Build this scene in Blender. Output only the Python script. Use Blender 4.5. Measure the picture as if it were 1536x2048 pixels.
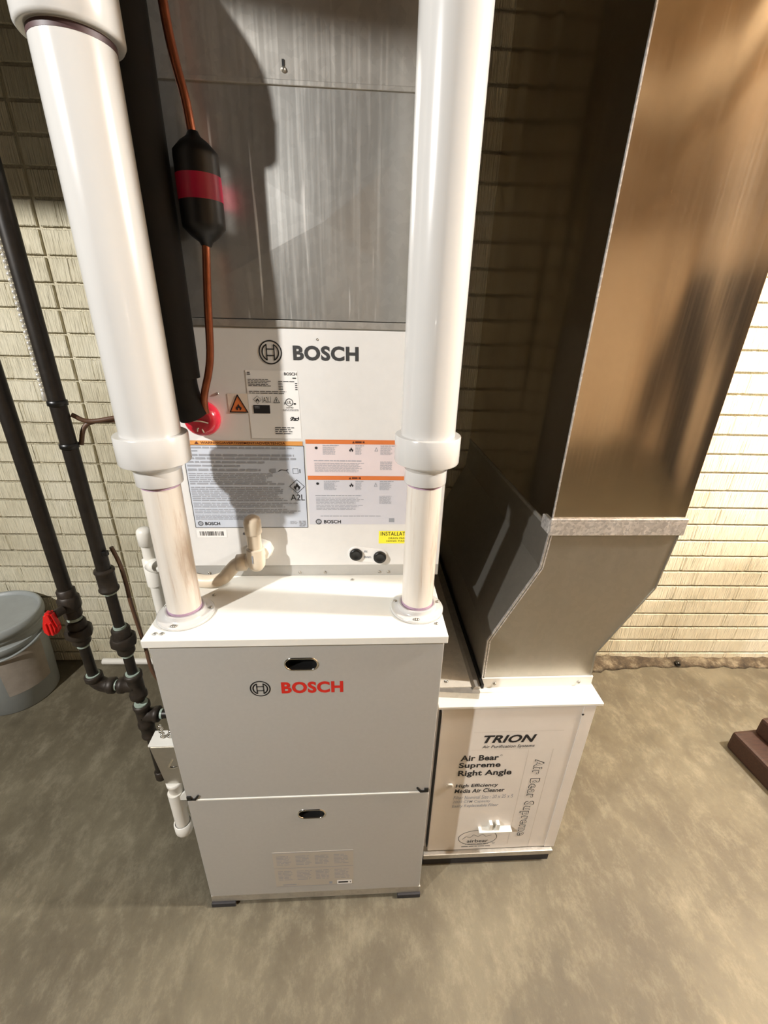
import bpy, bmesh, math, random
from mathutils import Vector, Matrix
random.seed(7)
for o in list(bpy.data.objects): bpy.data.objects.remove(o, do_unlink=True)
S = bpy.context.scene
COL = S.collection
R = math.radians

# ------------------------------------------------------------------ camera
def setup_camera():
    f, pitch, roll, yaw = 870.0, 0.420851, 0.026305, -0.062146
    cd = bpy.data.cameras.new('camera'); co = bpy.data.objects.new('camera', cd); COL.objects.link(co)
    cd.sensor_fit = 'VERTICAL'; cd.sensor_height = 24.0; cd.sensor_width = 18.0
    cd.lens = 24.0 * f / 2048.0
    cd.clip_start = 0.02
    M = Matrix.Rotation(yaw, 3, 'Z') @ Matrix.Rotation(math.pi/2 - pitch, 3, 'X') @ Matrix.Rotation(roll, 3, 'Z')
    co.matrix_world = Matrix.Translation((0.37498, -0.62556, 1.37632)) @ M.to_4x4()
    S.camera = co
setup_camera()

# ------------------------------------------------------------------ world, lamps, exposure
S.view_settings.view_transform = 'Standard'
S.view_settings.look = 'None'
S.view_settings.gamma = 1.0
S.view_settings.use_curve_mapping = False
S.view_settings.exposure = -0.05
W = bpy.data.worlds.new('world'); S.world = W; W.use_nodes = True
W.node_tree.nodes['Background'].inputs[0].default_value = (0.9, 0.85, 0.75, 1)
W.node_tree.nodes['Background'].inputs[1].default_value = 0.004

def lamp(name, loc, power, radius, col):
    d = bpy.data.lights.new(name, 'POINT'); d.energy = power; d.shadow_soft_size = radius; d.color = col
    o = bpy.data.objects.new(name, d); o.location = loc; COL.objects.link(o)
    return o
lamp('bulb_light', (-1.15, -1.2, 2.218), 265, 0.03, (1.0, 0.985, 0.96))         # bare ceiling bulb, front left
lamp('work_light', (2.10, -0.074, 1.95), 262, 0.06, (1.0, 0.98, 0.94))         # lamp beside the duct, right
lamp('phone_torch', (0.392, -0.632, 1.366), 0.2, 0.006, (1.0, 0.97, 0.93))   # torch of the phone that took the picture

# ------------------------------------------------------------------ helpers: materials
def srgb(r, g, b):
    f = lambda c: (c/255/12.92) if c/255 <= 0.04045 else ((c/255+0.055)/1.055)**2.4
    return (f(r), f(g), f(b), 1)
def new_mat(name):
    m = bpy.data.materials.new(name); m.use_nodes = True
    nt = m.node_tree; b = nt.nodes['Principled BSDF']
    return m, nt, b
def coords(nt, scale=(1, 1, 1)):
    tc = nt.nodes.new('ShaderNodeTexCoord'); mp = nt.nodes.new('ShaderNodeMapping')
    mp.inputs['Scale'].default_value = scale
    nt.links.new(tc.outputs['Object'], mp.inputs['Vector'])
    return mp.outputs['Vector']
def noise(nt, scale, vec, detail=4, rough=0.6, dist=0.0):
    n = nt.nodes.new('ShaderNodeTexNoise')
    n.inputs['Scale'].default_value = scale; n.inputs['Detail'].default_value = detail
    n.inputs['Roughness'].default_value = rough; n.inputs['Distortion'].default_value = dist
    nt.links.new(vec, n.inputs['Vector'])
    return n.outputs['Fac']
def ramp(nt, fac, stops):
    r = nt.nodes.new('ShaderNodeValToRGB'); e = r.color_ramp.elements
    while len(e) < len(stops): e.new(0.5)
    for k, (p, c) in enumerate(stops):
        e[k].position = p; e[k].color = c
    nt.links.new(fac, r.inputs['Fac'])
    return r.outputs['Color']
def bump(nt, b, h, strength, dist):
    n = nt.nodes.new('ShaderNodeBump'); n.inputs['Strength'].default_value = strength; n.inputs['Distance'].default_value = dist
    nt.links.new(h, n.inputs['Height'])
    prev = b.inputs['Normal'].links
    if prev: nt.links.new(prev[0].from_socket, n.inputs['Normal'])
    nt.links.new(n.outputs['Normal'], b.inputs['Normal'])
def plain(name, col, rough=0.5, metal=0.0, var=0.06, scale=25, coat=0.0, stretch=(1, 1, 1), spec=0.5):
    m, nt, b = new_mat(name)
    v = coords(nt, stretch)
    f = noise(nt, scale, v)
    lo = tuple(c*(1-var) for c in col[:3])+(1,); hi = tuple(min(1, c*(1+var)) for c in col[:3])+(1,)
    nt.links.new(ramp(nt, f, [(0.3, lo), (0.7, hi)]), b.inputs['Base Color'])
    b.inputs['Roughness'].default_value = rough; b.inputs['Metallic'].default_value = metal
    b.inputs['Coat Weight'].default_value = coat
    b.inputs['Specular IOR Level'].default_value = spec
    return m
def metal_sheet(name, col, rough, wave=0.0, scratch=0.3, spangle=0.05, metal=1.0, streak=0.0):
    m, nt, b = new_mat(name)
    v = coords(nt)
    vo = nt.nodes.new('ShaderNodeTexVoronoi'); vo.inputs['Scale'].default_value = 210 if 'cleat' in name else 90
    nt.links.new(v, vo.inputs['Vector'])
    lo = tuple(c*(1-spangle) for c in col[:3])+(1,); hi = tuple(min(1, c*(1+spangle)) for c in col[:3])+(1,)
    sp = nt.nodes.new('ShaderNodeSeparateColor'); nt.links.new(vo.outputs['Color'], sp.inputs['Color'])
    nt.links.new(ramp(nt, sp.outputs['Red'], [(0.2, lo), (0.8, hi)]), b.inputs['Base Color'])
    vs = coords(nt, (160, 160, 2.0))
    s = noise(nt, 1.0, vs, 3)
    rr = ramp(nt, s, [(0.45, (rough*0.9,)*3+(1,)), (0.75, (min(1, rough*(1+scratch)),)*3+(1,))])
    nt.links.new(rr, b.inputs['Roughness'])
    b.inputs['Metallic'].default_value = metal
    if streak:                                  # pale vertical scratches
        k = noise(nt, 1.0, coords(nt, (75, 75, 3.0)), 2, 0.5, 0.3)
        kk = ramp(nt, k, [(0.66, (0, 0, 0, 1)), (0.74, (streak,)*3+(1,))])
        mx = nt.nodes.new('ShaderNodeMix'); mx.data_type = 'RGBA'
        nt.links.new(kk, mx.inputs['Factor']); nt.links.new(b.inputs['Base Color'].links[0].from_socket, mx.inputs[6])
        mx.inputs[7].default_value = srgb(236, 232, 226); nt.links.new(mx.outputs[2], b.inputs['Base Color'])
        sb = nt.nodes.new('ShaderNodeMath'); sb.operation = 'MULTIPLY_ADD'; sb.inputs[1].default_value = -0.7; sb.inputs[2].default_value = metal
        nt.links.new(kk, sb.inputs[0]); nt.links.new(sb.outputs[0], b.inputs['Metallic'])
    if wave:
        w = noise(nt, 1.0, coords(nt, (7, 7, 1.6)), 1, 0.4)
        bump(nt, b, w, 1.0, wave)
    return m

M = {}
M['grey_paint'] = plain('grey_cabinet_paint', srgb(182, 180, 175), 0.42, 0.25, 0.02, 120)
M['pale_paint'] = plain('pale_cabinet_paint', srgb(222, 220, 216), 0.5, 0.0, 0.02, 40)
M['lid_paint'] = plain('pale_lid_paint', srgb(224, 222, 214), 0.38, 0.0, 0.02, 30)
M['galv'] = metal_sheet('galvanised_sheet', srgb(200, 198, 192), 0.40, 0.003, 0.12, 0.03, 0.88, 0.8)
M['galv_dull'] = metal_sheet('dull_galvanised_sheet', srgb(196, 192, 184), 0.42, 0.0, 0.25, 0.05, 0.8)
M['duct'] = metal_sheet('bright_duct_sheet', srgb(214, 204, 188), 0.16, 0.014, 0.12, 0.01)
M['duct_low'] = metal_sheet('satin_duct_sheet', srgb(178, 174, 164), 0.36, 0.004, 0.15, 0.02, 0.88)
M['plate'] = metal_sheet('dull_flashing_sheet', srgb(206, 200, 188), 0.5, 0.0, 0.2, 0.04, 0.2)
M['cleat'] = metal_sheet('spangled_cleat', srgb(218, 214, 210), 0.38, 0.0, 0.5, 0.16, 0.7)
M['screw'] = plain('zinc_screw', srgb(170, 165, 155), 0.35, 0.9)
M['pvc'] = plain('white_pvc', srgb(196, 194, 190), 0.22, 0.0, 0.02, 8, 0.3)
M['pvc_small'] = plain('white_pvc_fitting', srgb(228, 224, 214), 0.35, 0.0, 0.03, 30)
M['pvc_cream'] = plain('cream_pvc', srgb(222, 208, 186), 0.4, 0.0, 0.04, 30)
def wiped_pvc():
    m, nt, b = new_mat('white_pvc_wiped_print')
    f = noise(nt, 1.0, coords(nt, (55, 55, 3.5)), 5, 0.7, 0.4)
    nt.links.new(ramp(nt, f, [(0.30, srgb(214, 208, 199)), (0.56, srgb(208, 200, 188)), (0.74, srgb(178, 156, 138))]), b.inputs['Base Color'])
    b.inputs['Roughness'].default_value = 0.32
    return m
M['pvc_wiped'] = wiped_pvc()
M['primer'] = plain('purple_primer', srgb(168, 140, 160), 0.5, 0, 0.25, 60)
M['primer_dark'] = plain('dark_purple_primer', srgb(70, 48, 48), 0.5, 0, 0.25, 60)
M['black_iron'] = plain('black_iron', srgb(38, 33, 28), 0.42, 0.35, 0.3, 60)
M['iron_fitting'] = plain('malleable_iron_fitting', srgb(50, 43, 36), 0.5, 0.35, 0.3, 60)
M['dope'] = plain('pale_pipe_dope', srgb(150, 164, 152), 0.45, 0, 0.2, 80)
M['red'] = plain('red_plastic', srgb(200, 24, 22), 0.35, 0, 0.1, 30, 0.3)
M['red_rubber'] = plain('glossy_red_rubber', srgb(196, 30, 52), 0.18, 0, 0.08, 30, 0.6)
M['band_red'] = plain('crimson_label', srgb(160, 12, 56), 0.4, 0, 0.08, 30)
M['foam'] = plain('black_foam_insulation', srgb(14, 13, 13), 0.8, 0, 0.2, 80)
M['drier'] = plain('black_drier_paint', srgb(16, 15, 17), 0.4, 0, 0.2, 50)
M['copper'] = plain('copper', srgb(150, 88, 62), 0.36, 0.8, 0.15, 60)
M['cable'] = plain('brown_cable_jacket', srgb(88, 62, 44), 0.5, 0, 0.1, 50)
M['black'] = plain('black_plastic', srgb(14, 13, 12), 0.35, 0, 0.1, 50)
M['dark'] = plain('dark_recess', srgb(10, 9, 8), 0.5, 0, 0.1, 50)
M['chrome'] = plain('chrome', srgb(225, 222, 215), 0.12, 1.0, 0.02)
M['nickel'] = plain('bright_nickel', srgb(228, 224, 214), 0.22, 0.55, 0.02)
M['pad'] = plain('dark_rubber', srgb(44, 42, 44), 0.7, 0, 0.2, 60)
M['paper_white'] = plain('white_sticker', srgb(236, 234, 230), 0.45, 0, 0.01, 20)
M['paper_blue'] = plain('pale_grey_blue_sticker', srgb(196, 202, 212), 0.45, 0, 0.02, 20)
M['paper_pink'] = plain('pale_pink_sticker', srgb(226, 212, 212), 0.45, 0, 0.02, 20)
M['paper_lilac'] = plain('pale_lilac_sticker', srgb(205, 204, 210), 0.45, 0, 0.02, 20)
M['paper_cream'] = plain('cream_sticker', srgb(224, 212, 196), 0.45, 0, 0.02, 20)
M['silver_label'] = plain('silver_label', srgb(190, 182, 170), 0.4, 0.3, 0.03, 20)
M['orange'] = plain('orange_print', srgb(214, 120, 62), 0.5, 0, 0.04, 40)
M['amber'] = plain('amber_print', srgb(214, 150, 80), 0.5, 0, 0.04, 40)
M['yellow'] = plain('yellow_sticker', srgb(250, 238, 60), 0.5, 0, 0.03, 40)
M['ink'] = plain('black_ink', srgb(26, 25, 28), 0.55, 0, 0.05, 40)
M['ink_charcoal'] = plain('charcoal_ink', srgb(58, 58, 58), 0.55, 0, 0.05, 40)
M['ink_grey'] = plain('grey_ink', srgb(150, 153, 160), 0.6, 0, 0.05, 40)
M['ink_brown'] = plain('dark_brown_ink', srgb(96, 44, 22), 0.6, 0, 0.05, 40)
M['ink_red'] = plain('red_ink', srgb(196, 36, 24), 0.5, 0, 0.05, 40)
M['pail'] = plain('blue_grey_plastic', srgb(146, 150, 148), 0.45, 0, 0.08, 12)
M['pail_label'] = plain('faded_paper_label', srgb(150, 140, 128), 0.6, 0, 0.1, 30)
M['old_wood'] = plain('dark_reddish_wood', srgb(52, 29, 18), 0.6, 0, 0.35, 30, 0, (1, 6, 6))
M['hose'] = plain('clear_vinyl', srgb(200, 196, 180), 0.1, 0.4, 0.2, 60)
M['glass_marble'] = plain('black_glass', srgb(12, 11, 10), 0.06, 0, 0.05, 20, 0.5)
M['joist'] = plain('dark_joist_wood', srgb(44, 35, 27), 0.8, 0, 0.25, 20, 0, (1, 8, 8))
M['light_joist'] = plain('lit_tan_joist_wood', srgb(205, 178, 144), 0.8, 0, 0.15, 20, 0, (1, 8, 8))  # lit tan put into the right ceiling's colour, for the duct to reflect
M['trunk'] = metal_sheet('trunk_sheet', srgb(150, 145, 138), 0.4)
M['dark_block'] = plain('dark_block_wall', srgb(48, 44, 42), 0.8, 0, 0.15, 6)
M['panelling'] = plain('brown_wood_panelling', srgb(226, 198, 162), 0.5, 0, 0.2, 12, 0, (6, 6, 0.6))

def cleaner_paint():
    return plain('cream_cabinet_paint', srgb(220, 213, 204), 0.42, 0, 0.03, 14)
M['cream_paint'] = cleaner_paint()

def floor_mat():
    m, nt, b = new_mat('worn_concrete')
    v = coords(nt)
    f1 = noise(nt, 2.2, v, 8, 0.6, 0.1)
    f2 = noise(nt, 13.0, coords(nt, (1.3, 0.75, 1)), 12, 0.8, 0.1)
    f3 = noise(nt, 140, v, 3)
    c1 = ramp(nt, f1, [(0.30, srgb(66, 58, 45)), (0.5, srgb(93, 86, 69)), (0.68, srgb(128, 121, 100))])
    c2 = ramp(nt, f2, [(0.24, srgb(62, 54, 42)), (0.50, srgb(100, 92, 75)), (0.80, srgb(176, 168, 145))])
    mx = nt.nodes.new('ShaderNodeMix'); mx.data_type = 'RGBA'; mx.inputs['Factor'].default_value = 0.45
    nt.links.new(c1, mx.inputs[6]); nt.links.new(c2, mx.inputs[7])
    nt.links.new(mx.outputs[2], b.inputs['Base Color'])
    nt.links.new(ramp(nt, f2, [(0.3, (0.42,)*3+(1,)), (0.7, (0.7,)*3+(1,))]), b.inputs['Roughness'])
    bump(nt, b, f2, 0.4, 0.006); bump(nt, b, f3, 0.25, 0.002)
    return m
def brick_mat():
    m, nt, b = new_mat('cream_painted_combed_brick')
    v = coords(nt)
    comb = noise(nt, 1.0, coords(nt, (230, 230, 10)), 2, 0.55, 0.35)
    big = noise(nt, 3.0, v, 5)
    nt.links.new(ramp(nt, big, [(0.32, srgb(190, 180, 152)), (0.55, srgb(216, 208, 182)), (0.75, srgb(226, 219, 198))]), b.inputs['Base Color'])
    b.inputs['Roughness'].default_value = 0.6
    bump(nt, b, comb, 1.0, 0.009); bump(nt, b, noise(nt, 90, v, 3), 0.3, 0.002)
    return m
M['concrete'] = floor_mat(); M['brick'] = brick_mat()
def curb_mat():
    m, nt, b = new_mat('dirty_mortar')
    f = noise(nt, 14, coords(nt), 8, 0.75)
    nt.links.new(ramp(nt, f, [(0.35, srgb(52, 42, 31)), (0.5, srgb(88, 76, 58)), (0.7, srgb(150, 138, 114))]), b.inputs['Base Color'])
    b.inputs['Roughness'].default_value = 0.9; bump(nt, b, f, 0.8, 0.02)
    return m
M['curb'] = curb_mat()

# ------------------------------------------------------------------ helpers: geometry
ORG = {}                                    # object name -> world origin of its top-level thing
def thing(name, label, cat, loc, group=None):
    o = bpy.data.objects.new(name, None); COL.objects.link(o); o.location = loc
    o.empty_display_size = 0.05
    o['label'] = label; o['category'] = cat
    if group: o['group'] = group
    ORG[o.name] = Vector(loc)
    return o
def tag(o, label, cat, group=None):
    o['label'] = label; o['category'] = cat
    if group: o['group'] = group
    return o

class B:
    """collects solids in world coordinates; build() links them as one mesh"""
    def __init__(self): self.v = []; self.f = []; self.s = []
    def add(self, vs, fs, smooth=False):
        n = len(self.v); self.v += [Vector(p) for p in vs]
        for f in fs: self.f.append([i+n for i in f]); self.s.append(smooth)
        return self
    def box(self, lo, hi, bev=0.0):
        bm = bmesh.new(); bmesh.ops.create_cube(bm, size=1)
        lo = Vector(lo); hi = Vector(hi)
        for v in bm.verts:
            v.co = Vector([(lo[i]+hi[i])/2 + v.co[i]*(hi[i]-lo[i]) for i in range(3)])
        if bev: bmesh.ops.bevel(bm, geom=bm.edges[:], offset=bev, segments=2, affect='EDGES', profile=0.6)
        self.bm(bm); return self
    def bm(self, bm, smooth=False):
        bm.verts.index_update()
        self.add([v.co.copy() for v in bm.verts], [[v.index for v in f.verts] for f in bm.faces], smooth)
        bm.free()
    def loft(self, rings, cap=True, smooth=True, close=True):
        n = len(rings[0]); vs = [p for r in rings for p in r]; fs = []
        for k in range(len(rings)-1):
            for i in range(n if close else n-1):
                j = (i+1) % n
                fs.append([k*n+i, k*n+j, (k+1)*n+j, (k+1)*n+i])
        self.add(vs, fs, smooth)
        if cap:
            self.add(rings[0], [list(range(n))[::-1]]); self.add(rings[-1], [list(range(n))])
        return self
    def lathe(self, prof, c, axis=(0, 0, 1), n=40, cap=True):
        """prof: list of (radius, height along the axis); sharp when a point is repeated"""
        a = Vector(axis).normalized(); u = a.orthogonal().normalized(); w = a.cross(u); c = Vector(c)
        ring = lambda r, h: [c + a*h + (u*math.cos(2*math.pi*i/n) + w*math.sin(2*math.pi*i/n))*r for i in range(n)]
        segs = []; cur = [prof[0]]
        for p in prof[1:]:
            if p == cur[-1]: segs.append(cur); cur = [p]
            else: cur.append(p)
        segs.append(cur)
        for s in segs:
            if len(s) > 1: self.loft([ring(*p) for p in s], cap=False)
        if cap:
            if prof[0][0] > 1e-6: self.add(ring(*prof[0]), [list(range(n))[::-1]])
            if prof[-1][0] > 1e-6: self.add(ring(*prof[-1]), [list(range(n))])
        return self
    def cyl(self, p0, p1, r, n=24, r1=None, bev=0.0):
        p0 = Vector(p0); p1 = Vector(p1); L = (p1-p0).length; r1 = r if r1 is None else r1
        if bev: pr = [(r-bev, 0), (r, bev), (r, bev), (r1, L-bev), (r1, L-bev), (r1-bev, L)]
        else: pr = [(r, 0), (r1, L)]
        return self.lathe(pr, p0, p1-p0, n)
    def tube(self, pts, r, n=16, sub=6):
        P = [Vector(p) for p in pts]; Q = []
        for i in range(len(P)-1):
            a = P[i-1] if i else P[0]*2-P[1]; b = P[i]; c = P[i+1]; d = P[i+2] if i+2 < len(P) else P[-1]*2-P[-2]
            for k in range(sub):
                t = k/sub
                Q.append(0.5*((2*b)+(c-a)*t+(2*a-5*b+4*c-d)*t*t+(3*b-a-3*c+d)*t**3))
        Q.append(P[-1])
        t0 = (Q[1]-Q[0]).normalized(); u = t0.orthogonal().normalized(); rings = []
        for i, q in enumerate(Q):
            t = (Q[min(i+1, len(Q)-1)]-Q[max(i-1, 0)]).normalized()
            u = (u-t*u.dot(t)).normalized(); w = t.cross(u)
            rings.append([q+(u*math.cos(2*math.pi*k/n)+w*math.sin(2*math.pi*k/n))*r for k in range(n)])
        return self.loft(rings)
    def sphere(self, c, r, sc=(1, 1, 1), n=24):
        bm = bmesh.new(); bmesh.ops.create_uvsphere(bm, u_segments=n, v_segments=n//2, radius=r)
        for v in bm.verts: v.co = Vector(c)+Vector([v.co[i]*sc[i] for i in range(3)])
        self.bm(bm, True); return self
    def prism_y(self, poly, y0, y1, bev=0.0):
        """solid with outline poly [(x,z)] between two depths"""
        bm = bmesh.new()
        a = [bm.verts.new((x, y0, z)) for x, z in poly]; b = [bm.verts.new((x, y1, z)) for x, z in poly]
        n = len(poly)
        bm.faces.new(a); bm.faces.new(b[::-1])
        for i in range(n): bm.faces.new([a[i], b[i], b[(i+1) % n], a[(i+1) % n]])
        bmesh.ops.recalc_face_normals(bm, faces=bm.faces[:])
        if bev: bmesh.ops.bevel(bm, geom=bm.edges[:], offset=bev, segments=2, affect='EDGES')
        self.bm(bm); return self
    def prism_z(self, poly, z0, z1):
        n = len(poly)
        vs = [(x, y, z0) for x, y in poly]+[(x, y, z1) for x, y in poly]
        fs = [list(range(n))[::-1], [i+n for i in range(n)]]+[[i, (i+1) % n, (i+1) % n+n, i+n] for i in range(n)]
        return self.add(vs, fs)
    # flat print on a plane facing -y
    def rect(self, x0, x1, z0, z1, y):
        return self.add([(x0, y, z0), (x1, y, z0), (x1, y, z1), (x0, y, z1)], [[0, 1, 2, 3]])
    def poly(self, pts, y): return self.add([(x, y, z) for x, z in pts], [list(range(len(pts)))])
    def stroke(self, pts, w, y, closed=False):
        P = [Vector((p[0], p[1])) for p in pts]; n = len(P)
        for i in range(n if closed else n-1):
            a = P[i]; b = P[(i+1) % n]; d = (b-a)
            if d.length < 1e-9: continue
            d.normalize(); q = Vector((-d.y, d.x))*w/2; a = a-d*w*0.3; b = b+d*w*0.3
            self.poly([a-q, b-q, b+q, a+q], y)
        return self
    def circle(self, cx, cz, r, w, y, n=40, a0=0, a1=360, sx=1.0):
        pts = [(cx+sx*r*math.cos(R(a0+(a1-a0)*k/n)), cz+r*math.sin(R(a0+(a1-a0)*k/n))) for k in range(n+1)]
        return self.stroke(pts, w, y)
    def build(self, name, mat, parent=None, auto=True):
        me = bpy.data.meshes.new(name)
        org = Vector((0, 0, 0))
        if parent is not None: org = ORG[parent.name]
        me.from_pydata([tuple(p-org) for p in self.v], [], self.f)
        me.materials.append(M[mat] if isinstance(mat, str) else mat)
        me.polygons.foreach_set('use_smooth', self.s)
        me.update()
        o = bpy.data.objects.new(name, me); COL.objects.link(o)
        if parent is not None:
            o.parent = parent; ORG[o.name] = org
        else: ORG[o.name] = Vector((0, 0, 0))
        return o

def text_bits(body, bold=0.0, shear=0.0, spacing=1.0):
    c = bpy.data.curves.new('lettering', 'FONT'); c.body = body; c.size = 1; c.offset = bold; c.shear = shear
    c.space_character = spacing; c.resolution_u = 4
    o = bpy.data.objects.new('lettering', c); COL.objects.link(o)
    dg = bpy.context.evaluated_depsgraph_get(); ev = o.evaluated_get(dg)
    me = bpy.data.meshes.new_from_object(ev)
    vs = [v.co.copy() for v in me.vertices]; fs = [list(p.vertices) for p in me.polygons]
    bpy.data.objects.remove(o); bpy.data.meshes.remove(me); bpy.data.curves.remove(c)
    return vs, fs
def write(b, body, x0, x1, z0, z1, y, bold=0.0, shear=0.0, spacing=1.0, turn=False):
    """fit the words into the box x0..x1, z0..z1 on the plane y (facing -y); turn: reading downwards"""
    vs, fs = text_bits(body, bold, shear, spacing)
    ax = min(v.x for v in vs); bx = max(v.x for v in vs); ay = min(v.y for v in vs); by = max(v.y for v in vs)
    if turn: f = lambda v: (x0+(v.y-ay)/(by-ay)*(x1-x0), y, z1-(v.x-ax)/(bx-ax)*(z1-z0))
    else: f = lambda v: (x0+(v.x-ax)/(bx-ax)*(x1-x0), y, z0+(v.y-ay)/(by-ay)*(z1-z0))
    b.add([f(v) for v in vs], fs)
    return b
def fine_print(b, x0, x1, z0, z1, lines, y, fill=0.5, ragged=0.25, rng=None):
    """rows of dashes: print too small to be read"""
    rng = rng or random.Random(int((x0+z0)*9999))
    p = (z1-z0)/lines
    for k in range(lines):
        za = z1-(k+0.5+fill/2)*p; zb = za+fill*p
        x = x0; end = x1-(x1-x0)*ragged*rng.random()
        while x < end:
            w = rng.uniform(1.2, 4.5)*p; e = min(x+w, end)
            b.rect(x, e, za, zb, y); x = e+0.45*p
    return b
def emblem(b, cx, cz, r, y, w):
    b.circle(cx, cz, r, w, y, 48)
    ri = r*0.74
    for s in (1, -1):
        xa = 0.34*r; a = math.degrees(math.acos(xa/ri))
        pts = [(cx+s*ri*math.cos(R(t)), cz+ri*math.sin(R(t))) for t in [(-a+2*a*k/16) for k in range(17)]]
        b.stroke(pts, w, y, True)
    for s in (1, -1): b.stroke([(cx-0.34*r, cz+s*0.28*r), (cx+0.34*r, cz+s*0.28*r)], w, y)
    return b
def flame(b, cx, cz, h, y):
    pts = [(-.30, -.5), (-.44, -.2), (-.36, .06), (-.2, -.06), (-.12, .22), (.02, .5), (.10, .26), (.24, .10), (.30, -.06), (.40, .04), (.44, -.22), (.30, -.5), (.12, -.5), (.18, -.3), (0, -.12), (-.16, -.3), (-.12, -.5)]
    c = [(cx+p[0]*h, cz+p[1]*h) for p in pts]
    # two convex-ish halves keep the outline clean
    b.poly(c, y)
    return b
def screw(c, axis, r, parent, name='screw'):
    b = B().lathe([(r*0.55, 0), (r, 0.0004), (r, r*0.45), (r*0.6, r*0.7), (r*0.6, r*0.7), (r*0.35, r*0.5), (0, r*0.5)], c, axis, 12)
    return b.build(name, 'screw', parent)

# ================================================================== THE SETTING
FZ = -0.012                                     # floor level
YAW = R(-1.5)
def wallpt(s, d, z):                            # s along the brick wall, d out of it towards the room
    c, sn = math.cos(YAW), math.sin(YAW)
    return (s*c + d*sn, 0.885 + s*sn - d*c, z)

fl = B().box((-3.05, -4.6, FZ-0.1), (3.8, 1.05, FZ)).build('floor', 'concrete'); fl['kind'] = 'structure'

def brick_wall():
    b = B()
    b.add([wallpt(-2.95, 0.0, FZ), wallpt(3.69, 0.0, FZ), wallpt(3.69, 0.0, 2.32), wallpt(-2.95, 0.0, 2.32)], [[0, 1, 2, 3]])
    b.add([wallpt(-2.95, -0.12, FZ), wallpt(3.69, -0.12, FZ), wallpt(3.69, -0.12, 2.32), wallpt(-2.95, -0.12, 2.32)], [[3, 2, 1, 0]])
    rng = random.Random(3)
    P, J = 0.0705, 0.0072
    def brick(s0, s1, z0, z1, dep):
        e = 0.0022
        o = [wallpt(s0, 0, z0), wallpt(s1, 0, z0), wallpt(s1, 0, z1), wallpt(s0, 0, z1)]
        m = [wallpt(s0, dep-e, z0), wallpt(s1, dep-e, z0), wallpt(s1, dep-e, z1), wallpt(s0, dep-e, z1)]
        i = [wallpt(s0+e, dep, z0+e), wallpt(s1-e, dep, z0+e), wallpt(s1-e, dep, z1-e), wallpt(s0+e, dep, z1-e)]
        fs = [[8, 9, 10, 11]]
        for k in range(4):
            n = (k+1) % 4
            fs += [[k, n, 4+n, 4+k], [4+k, 4+n, 8+n, 8+k]]
        b.add(o+m+i, fs)
    for row in range(-11, 23):
        z0 = 0.744+P*row; z1 = z0+P-J
        if z1 > 2.31: break
        z0 = max(z0, FZ+0.001)
        if z1-z0 < 0.01: continue
        ph = 1.685 if row % 2 == 0 else 1.755
        js = [ph+0.27*n for n in range(-30, 10)]
        for a in js:
            s0, s1 = a+0.0056, a+0.27-0.0056
            for lo, hi, dp in ((-2.95, -0.545, 0.0112), (-0.535, 3.69, 0.0097)):
                if lo < a-0.006 and a+0.006 < hi: brick(a-0.006, a+0.006, z0+0.001, z1-0.001, dp)
            for lo, hi, dp in ((-2.95, -0.545, 0.0120), (-0.535, 3.69, 0.0105)):
                u, v = max(s0, lo), min(s1, hi)
                if v-u > 0.012: brick(u, v, z0, z1, dp+rng.uniform(-0.0006, 0.0006))
    o = b.build('wall_back', 'brick'); o['kind'] = 'structure'
brick_wall()
def side_walls():
    for nm, lo, hi, m in (('wall_left', (-3.05, -4.6, FZ), (-2.95, 1.05, 2.32), 'dark_block'), ('wall_right', (3.7, -4.6, FZ), (3.8, 1.05, 2.32), 'panelling'), ('wall_front', (-3.05, -4.6, FZ), (1.2, -4.5, 2.32), 'dark_block'), ('wall_front_right', (1.2, -4.6, FZ), (3.8, -4.5, 2.32), 'panelling')):
        o = B().box(lo, hi).build(nm, m); o['kind'] = 'structure'
    for lo, hi, m, ks in ((-3.05, 0.95, 'joist', range(0, 8)), (0.95, 3.8, 'light_joist', range(8, 14))):
        c = B().box((lo, -4.6, 2.32), (hi, 1.05, 2.4))
        for k in ks: c.box((-2.9+k*0.48, -4.5, 2.2), (-2.86+k*0.48, 0.7, 2.32))
        o = c.build('ceiling', m); o['kind'] = 'structure'
    o = B().box((3.655, -4.0, FZ), (3.7, -2.45, 1.78), 0.004).build('reflected_dark_slab', 'dark_block'); o['kind'] = 'structure'  # unseen dark slab added for the duct front to reflect
    # unseen beam added as a blocker: keeps the bulb off the plenum top
    d = Vector((0.956, -0.292)); n = Vector((-0.292, -0.956)); p = Vector((0.0, -0.53))
    pts = [p-d*1.9, p+d*0.55, p+d*0.55-n*0.10, p-d*1.9-n*0.10]
    o = B().prism_z([(q.x, q.y) for q in pts], 1.950, 2.2).build('blocker_beam', 'joist'); o['kind'] = 'structure'
side_walls()
def curb():
    b = B(); rng = random.Random(5); rings = []
    n = 90
    for k in range(n+1):
        s = 1.05+2.6*k/n
        h = 0.016+0.008*rng.random()+0.012*math.exp(-((s-1.35)/0.18)**2); d = 0.048+0.016*rng.random()+0.05*math.exp(-((s-1.3)/0.15)**2)
        rings.append([wallpt(s, -0.001, FZ), wallpt(s, d, FZ-0.001), wallpt(s, d*0.82, FZ+h*0.42), wallpt(s, d*0.4, FZ+h*0.85), wallpt(s, 0.004, FZ+h*1.2), wallpt(s, -0.001, FZ+h*1.2)])
    b.loft(rings, smooth=True)
    o = b.build('trim_1', 'curb'); o['kind'] = 'structure'
curb()

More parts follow.
